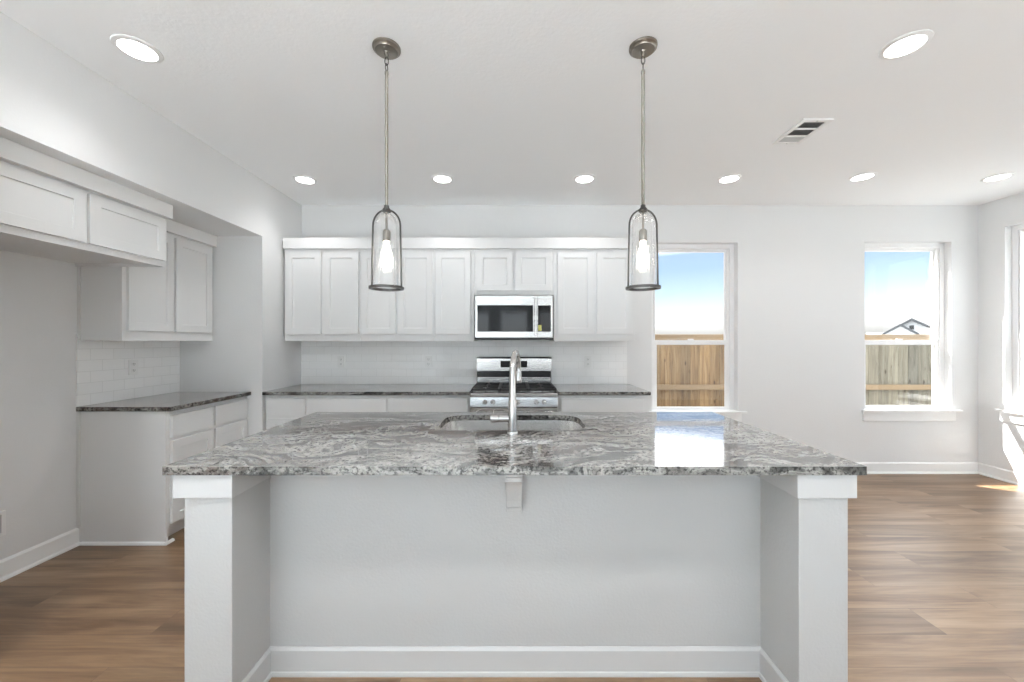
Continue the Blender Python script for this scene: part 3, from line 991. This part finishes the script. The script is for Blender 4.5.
# ------------------------------------------------------------------ wall outlets
def outlet(label, x, y, z, axis):
    t = thing('wall_outlet', label, 'outlet', (x, y, z - .058))
    if axis == 'y':
        obj('cover_plate', prism(bmnew(), rrect(x - .036, x + .036, z - .058, z + .058, .005, 3), y - .006, y, 'y'), 'plastic', t, bevel=.0015)
        for s in (-.024, .024):
            f = obj('receptacle', prism(bmnew(), rrect(x - .017, x + .017, z + s - .015, z + s + .015, .007, 3), y - .008, y - .005, 'y'), 'plastic', t)
            bm = bx(x - .008, x - .0055, y - .0086, y - .007, z + s - .004, z + s + .008)
            box(bm, x + .0055, x + .008, y - .0086, y - .007, z + s - .004, z + s + .006)
            box(bm, x - .002, x + .002, y - .0086, y - .007, z + s - .011, z + s - .007)
            obj('slot', bm, 'slot', f)
    else:
        obj('cover_plate', prism(bmnew(), rrect(y - .036, y + .036, z - .058, z + .058, .005, 3), x, x + .006, 'x'), 'plastic', t, bevel=.0015)
        for s in (-.024, .024):
            f = obj('receptacle', prism(bmnew(), rrect(y - .017, y + .017, z + s - .015, z + s + .015, .007, 3), x + .005, x + .008, 'x'), 'plastic', t)
            bm = bx(x + .007, x + .0086, y - .008, y - .0055, z + s - .004, z + s + .008)
            box(bm, x + .007, x + .0086, y + .0055, y + .008, z + s - .004, z + s + .006)
            box(bm, x + .007, x + .0086, y - .002, y + .002, z + s - .011, z + s - .007)
            obj('slot', bm, 'slot', f)


outlet('white duplex outlet on the back tiles nearest the left corner', -1.766, WB - .008, 1.142, 'y')
outlet('white duplex outlet on the back tiles just left of the range', -.872, WB - .008, 1.142, 'y')
outlet('white duplex outlet on the back tiles right of the range', .755, WB - .008, 1.142, 'y')
outlet('white duplex outlet on the tiles over the left recess counter', XL + .008, 2.942, 1.152, 'x')
wbx = thing('water_outlet_box', 'white framed recessed water box low on the fridge space wall', 'outlet box', (XL, 2.12, .24))
fr_ = prism(bmnew(), rect(2.035, 2.207, .245, .388), XL, XL + .008, 'x', [rect(2.055, 2.187, .265, .368)])
obj('frame', fr_, 'plastic', wbx, bevel=.002)
bm = prism(bmnew(), rect(2.056, 2.186, .266, .367), XL + .0005, XL + .002, 'x')
obj('box_back', bm, 'drywall_dark', wbx)
obj('valve', tube(bmnew(), [(XL + .001, 2.12, .31), (XL + .012, 2.12, .31)], .011, 14), 'chrome', wbx, smooth=True)

# ------------------------------------------------------------------ pendants
def pendant(px, py, label):
    t = thing('pendant_light', label, 'pendant light', (px, py, 1.595), 'pendant lights over the island')
    c = (px, py, 0)
    obj('canopy', lathe(bmnew(), [(0, CEIL - .026), (.012, CEIL - .026), (.014, CEIL - .022), (.052, CEIL - .020), (.058, CEIL - .012), (.0635, CEIL - .010), (.065, CEIL - .006), (.065, CEIL), (0, CEIL)], c, 40), 'nickel', t, smooth=True)
    obj('stem_loop', lathe(bmnew(), [(0, CEIL - .046), (.006, CEIL - .045), (.009, CEIL - .038), (.009, CEIL - .026), (0, CEIL - .026)], c, 20), 'nickel', t, smooth=True)
    for i, (zc, ang) in enumerate(((CEIL - .064, 0.0), (CEIL - .096, 1.2))):
        pts = []
        for q in range(20):
            a = 2 * PI * q / 20
            u = .0085 * math.cos(a); v_ = .0195 * math.sin(a)
            pts.append((px + u * math.cos(ang), py + u * math.sin(ang), zc + v_))
        obj('chain_link', tube(bmnew(), pts, .0022, 8, closed=True), 'bronze', t, smooth=True)
    obj('rod', lathe(bmnew(), [(0, 1.975), (.0075, 1.975), (.0075, CEIL - .130), (.009, CEIL - .128), (.009, CEIL - .114), (.004, CEIL - .108), (0, CEIL - .108)], c, 18), 'nickel', t, smooth=True)
    obj('finial', lathe(bmnew(), [(0, 1.962), (.020, 1.962), (.020, 1.972), (.012, 1.982), (.011, 1.992), (0, 1.992)], c, 24), 'bronze', t, smooth=True)
    # strap frame: one inverted U carrying the base ring
    def strap(ang):
        bm = bmnew(); path = []
        for z in (1.606, 1.70, 1.80, 1.895):
            path.append((.0705 - (z - 1.606) * .018, z))
        r1 = path[-1][0]
        for i in range(1, 11):
            a = PI / 2 * i / 10
            path.append((r1 * math.cos(a), 1.895 + .077 * math.sin(a)))
        full = [(-u, z) for u, z in path] + [(u, z) for u, z in path[::-1][1:]]
        return tube(bm, [(px + u * math.cos(ang), py + u * math.sin(ang), z) for u, z in full], .0044, 10)
    obj('strap_frame', strap(0.0), 'bronze', t, smooth=True)
    obj('base_ring', lathe(bmnew(), [(.066, 1.594), (.080, 1.594), (.081, 1.600), (.080, 1.606), (.066, 1.606)], c, 48, closed=True), 'bronze', t, smooth=True)
    prof = [(.0625, 1.606)] + [(.0625 - .006 * q / 6, 1.606 + .285 * q / 6) for q in range(1, 7)]
    for i in range(1, 10):
        a = PI / 2 * i / 9
        prof.append((max(.0565 * math.cos(a), .011), 1.891 + .066 * math.sin(a)))
    inner = [(max(r - .0025, .009), z - (.0025 if z > 1.9 else 0)) for r, z in prof[::-1]]
    obj('glass_shade', lathe(bmnew(), prof + inner, c, 40, closed=True), 'shade', t, smooth=True, origin=(px, py, 1.6))
    obj('socket', lathe(bmnew(), [(0, 1.822), (.0185, 1.822), (.0185, 1.868), (.014, 1.876), (.0055, 1.880), (.0055, 1.960), (0, 1.960)], c, 24), 'nickel', t, smooth=True)
    obj('bulb', lathe(bmnew(), [(0, 1.690), (.008, 1.691), (.018, 1.697), (.026, 1.710), (.029, 1.727), (.027, 1.748), (.020, 1.778), (.014, 1.800), (.0125, 1.821), (0, 1.821)], c, 24), 'bulb', t, smooth=True)
    return t


pl = pendant(-.606, 1.846, 'glass and nickel pendant light over the left half of the island, before the cabinets')
dup(pl, (.612, 1.840, 1.595), 'glass and nickel pendant light over the right half of the island, near the window')

# ------------------------------------------------------------------ recessed downlights
def downlight(px, py, label, power=1.0):
    t = thing('recessed_downlight', label, 'ceiling light', (px, py, CEIL - .008), 'recessed ceiling downlights')
    c = (px, py, 0)
    obj('trim_ring', lathe(bmnew(), [(.072, CEIL - .009), (.080, CEIL - .008), (.091, CEIL - .004), (.093, CEIL), (.072, CEIL)], c, 48, closed=True), 'trim', t, smooth=True)
    obj('lens', lathe(bmnew(), [(0, CEIL - .006), (.0715, CEIL - .006), (.0715, CEIL - .001), (0, CEIL - .001)], c, 40), 'lens', t)
    l = bpy.data.lights.new('downlight_lamp', 'SPOT')
    l.energy = DOWNLIGHT_W * 4 * power; l.spot_size = math.radians(140); l.spot_blend = .9; l.shadow_soft_size = .07
    o = bpy.data.objects.new('lamp', l); C.objects.link(o); o.parent = t; o.location = (0, 0, -.09)
    return t


d0 = downlight(-1.797, 1.854, 'recessed downlight nearest the camera on the left, above the soffit edge')
for x, y, lab in ((1.843, 1.829, 'recessed downlight nearest the camera on the right, near the ceiling register'),
                  (-1.800, 3.343, 'recessed downlight at the left end of the far ceiling row'),
                  (-.613, 3.322, 'recessed downlight of the far row just right of the left pendant rod'),
                  (.603, 3.322, 'recessed downlight of the far row just left of the right pendant rod'),
                  (1.842, 3.322, 'recessed downlight of the far row just behind the ceiling register'),
                  (2.945, 3.282, 'recessed downlight second from the right end of the far ceiling row'),
                  (4.100, 3.292, 'recessed downlight at the right end of the far row by the corner')):
    dup(d0, (x, y, CEIL - .008), lab)

for x, lab in ((-1.80, 'recessed downlight of the row before the island, far left'), (-.61, 'recessed downlight of the row before the island, left of centre'),
               (.61, 'recessed downlight of the row before the island, right of centre'), (1.84, 'recessed downlight of the row before the island, right side')):
    downlight(x, .42, lab, 4.0)

# ------------------------------------------------------------------ ceiling register
vt = thing('ceiling_vent', 'white metal ceiling air register with three louvre banks', 'vent', (1.908, 2.58, CEIL - .012))
x0, x1, y0, y1 = 1.812, 2.004, 2.428, 2.730
bks = [(2.458, 2.532), (2.546, 2.620), (2.634, 2.702)]
obj('frame', prism(bmnew(), rect(x0, x1, y0, y1), CEIL - .010, CEIL, 'z', [rect(x0 + .026, x1 - .026, a, b) for a, b in bks]), 'trim', vt, bevel=.002)
obj('duct_back', bx(x0 + .02, x1 - .02, y0 + .02, y1 - .02, CEIL - .0015, CEIL - .0005), 'dark', vt)
for bi, (a, b) in enumerate(bks):
    bm = bmnew(); n = 6
    for i in range(n):
        y = a + (b - a) * (i + .5) / n
        s = .0042 if bi < 2 else -.0042
        prism(bm, [(y - s - .0012, CEIL - .008), (y - s, CEIL - .008), (y + s, CEIL - .002), (y + s - .0012, CEIL - .002)], x0 + .026, x1 - .026, 'x')
    obj('louvre', bm, 'graymetal', vt)
for y in (y0 + .014, y1 - .014):
    obj('screw', lathe(bmnew(), [(0, CEIL - .0125), (.004, CEIL - .012), (.005, CEIL - .010), (0, CEIL - .010)], (1.908, y, 0), n=12), 'steel', vt)
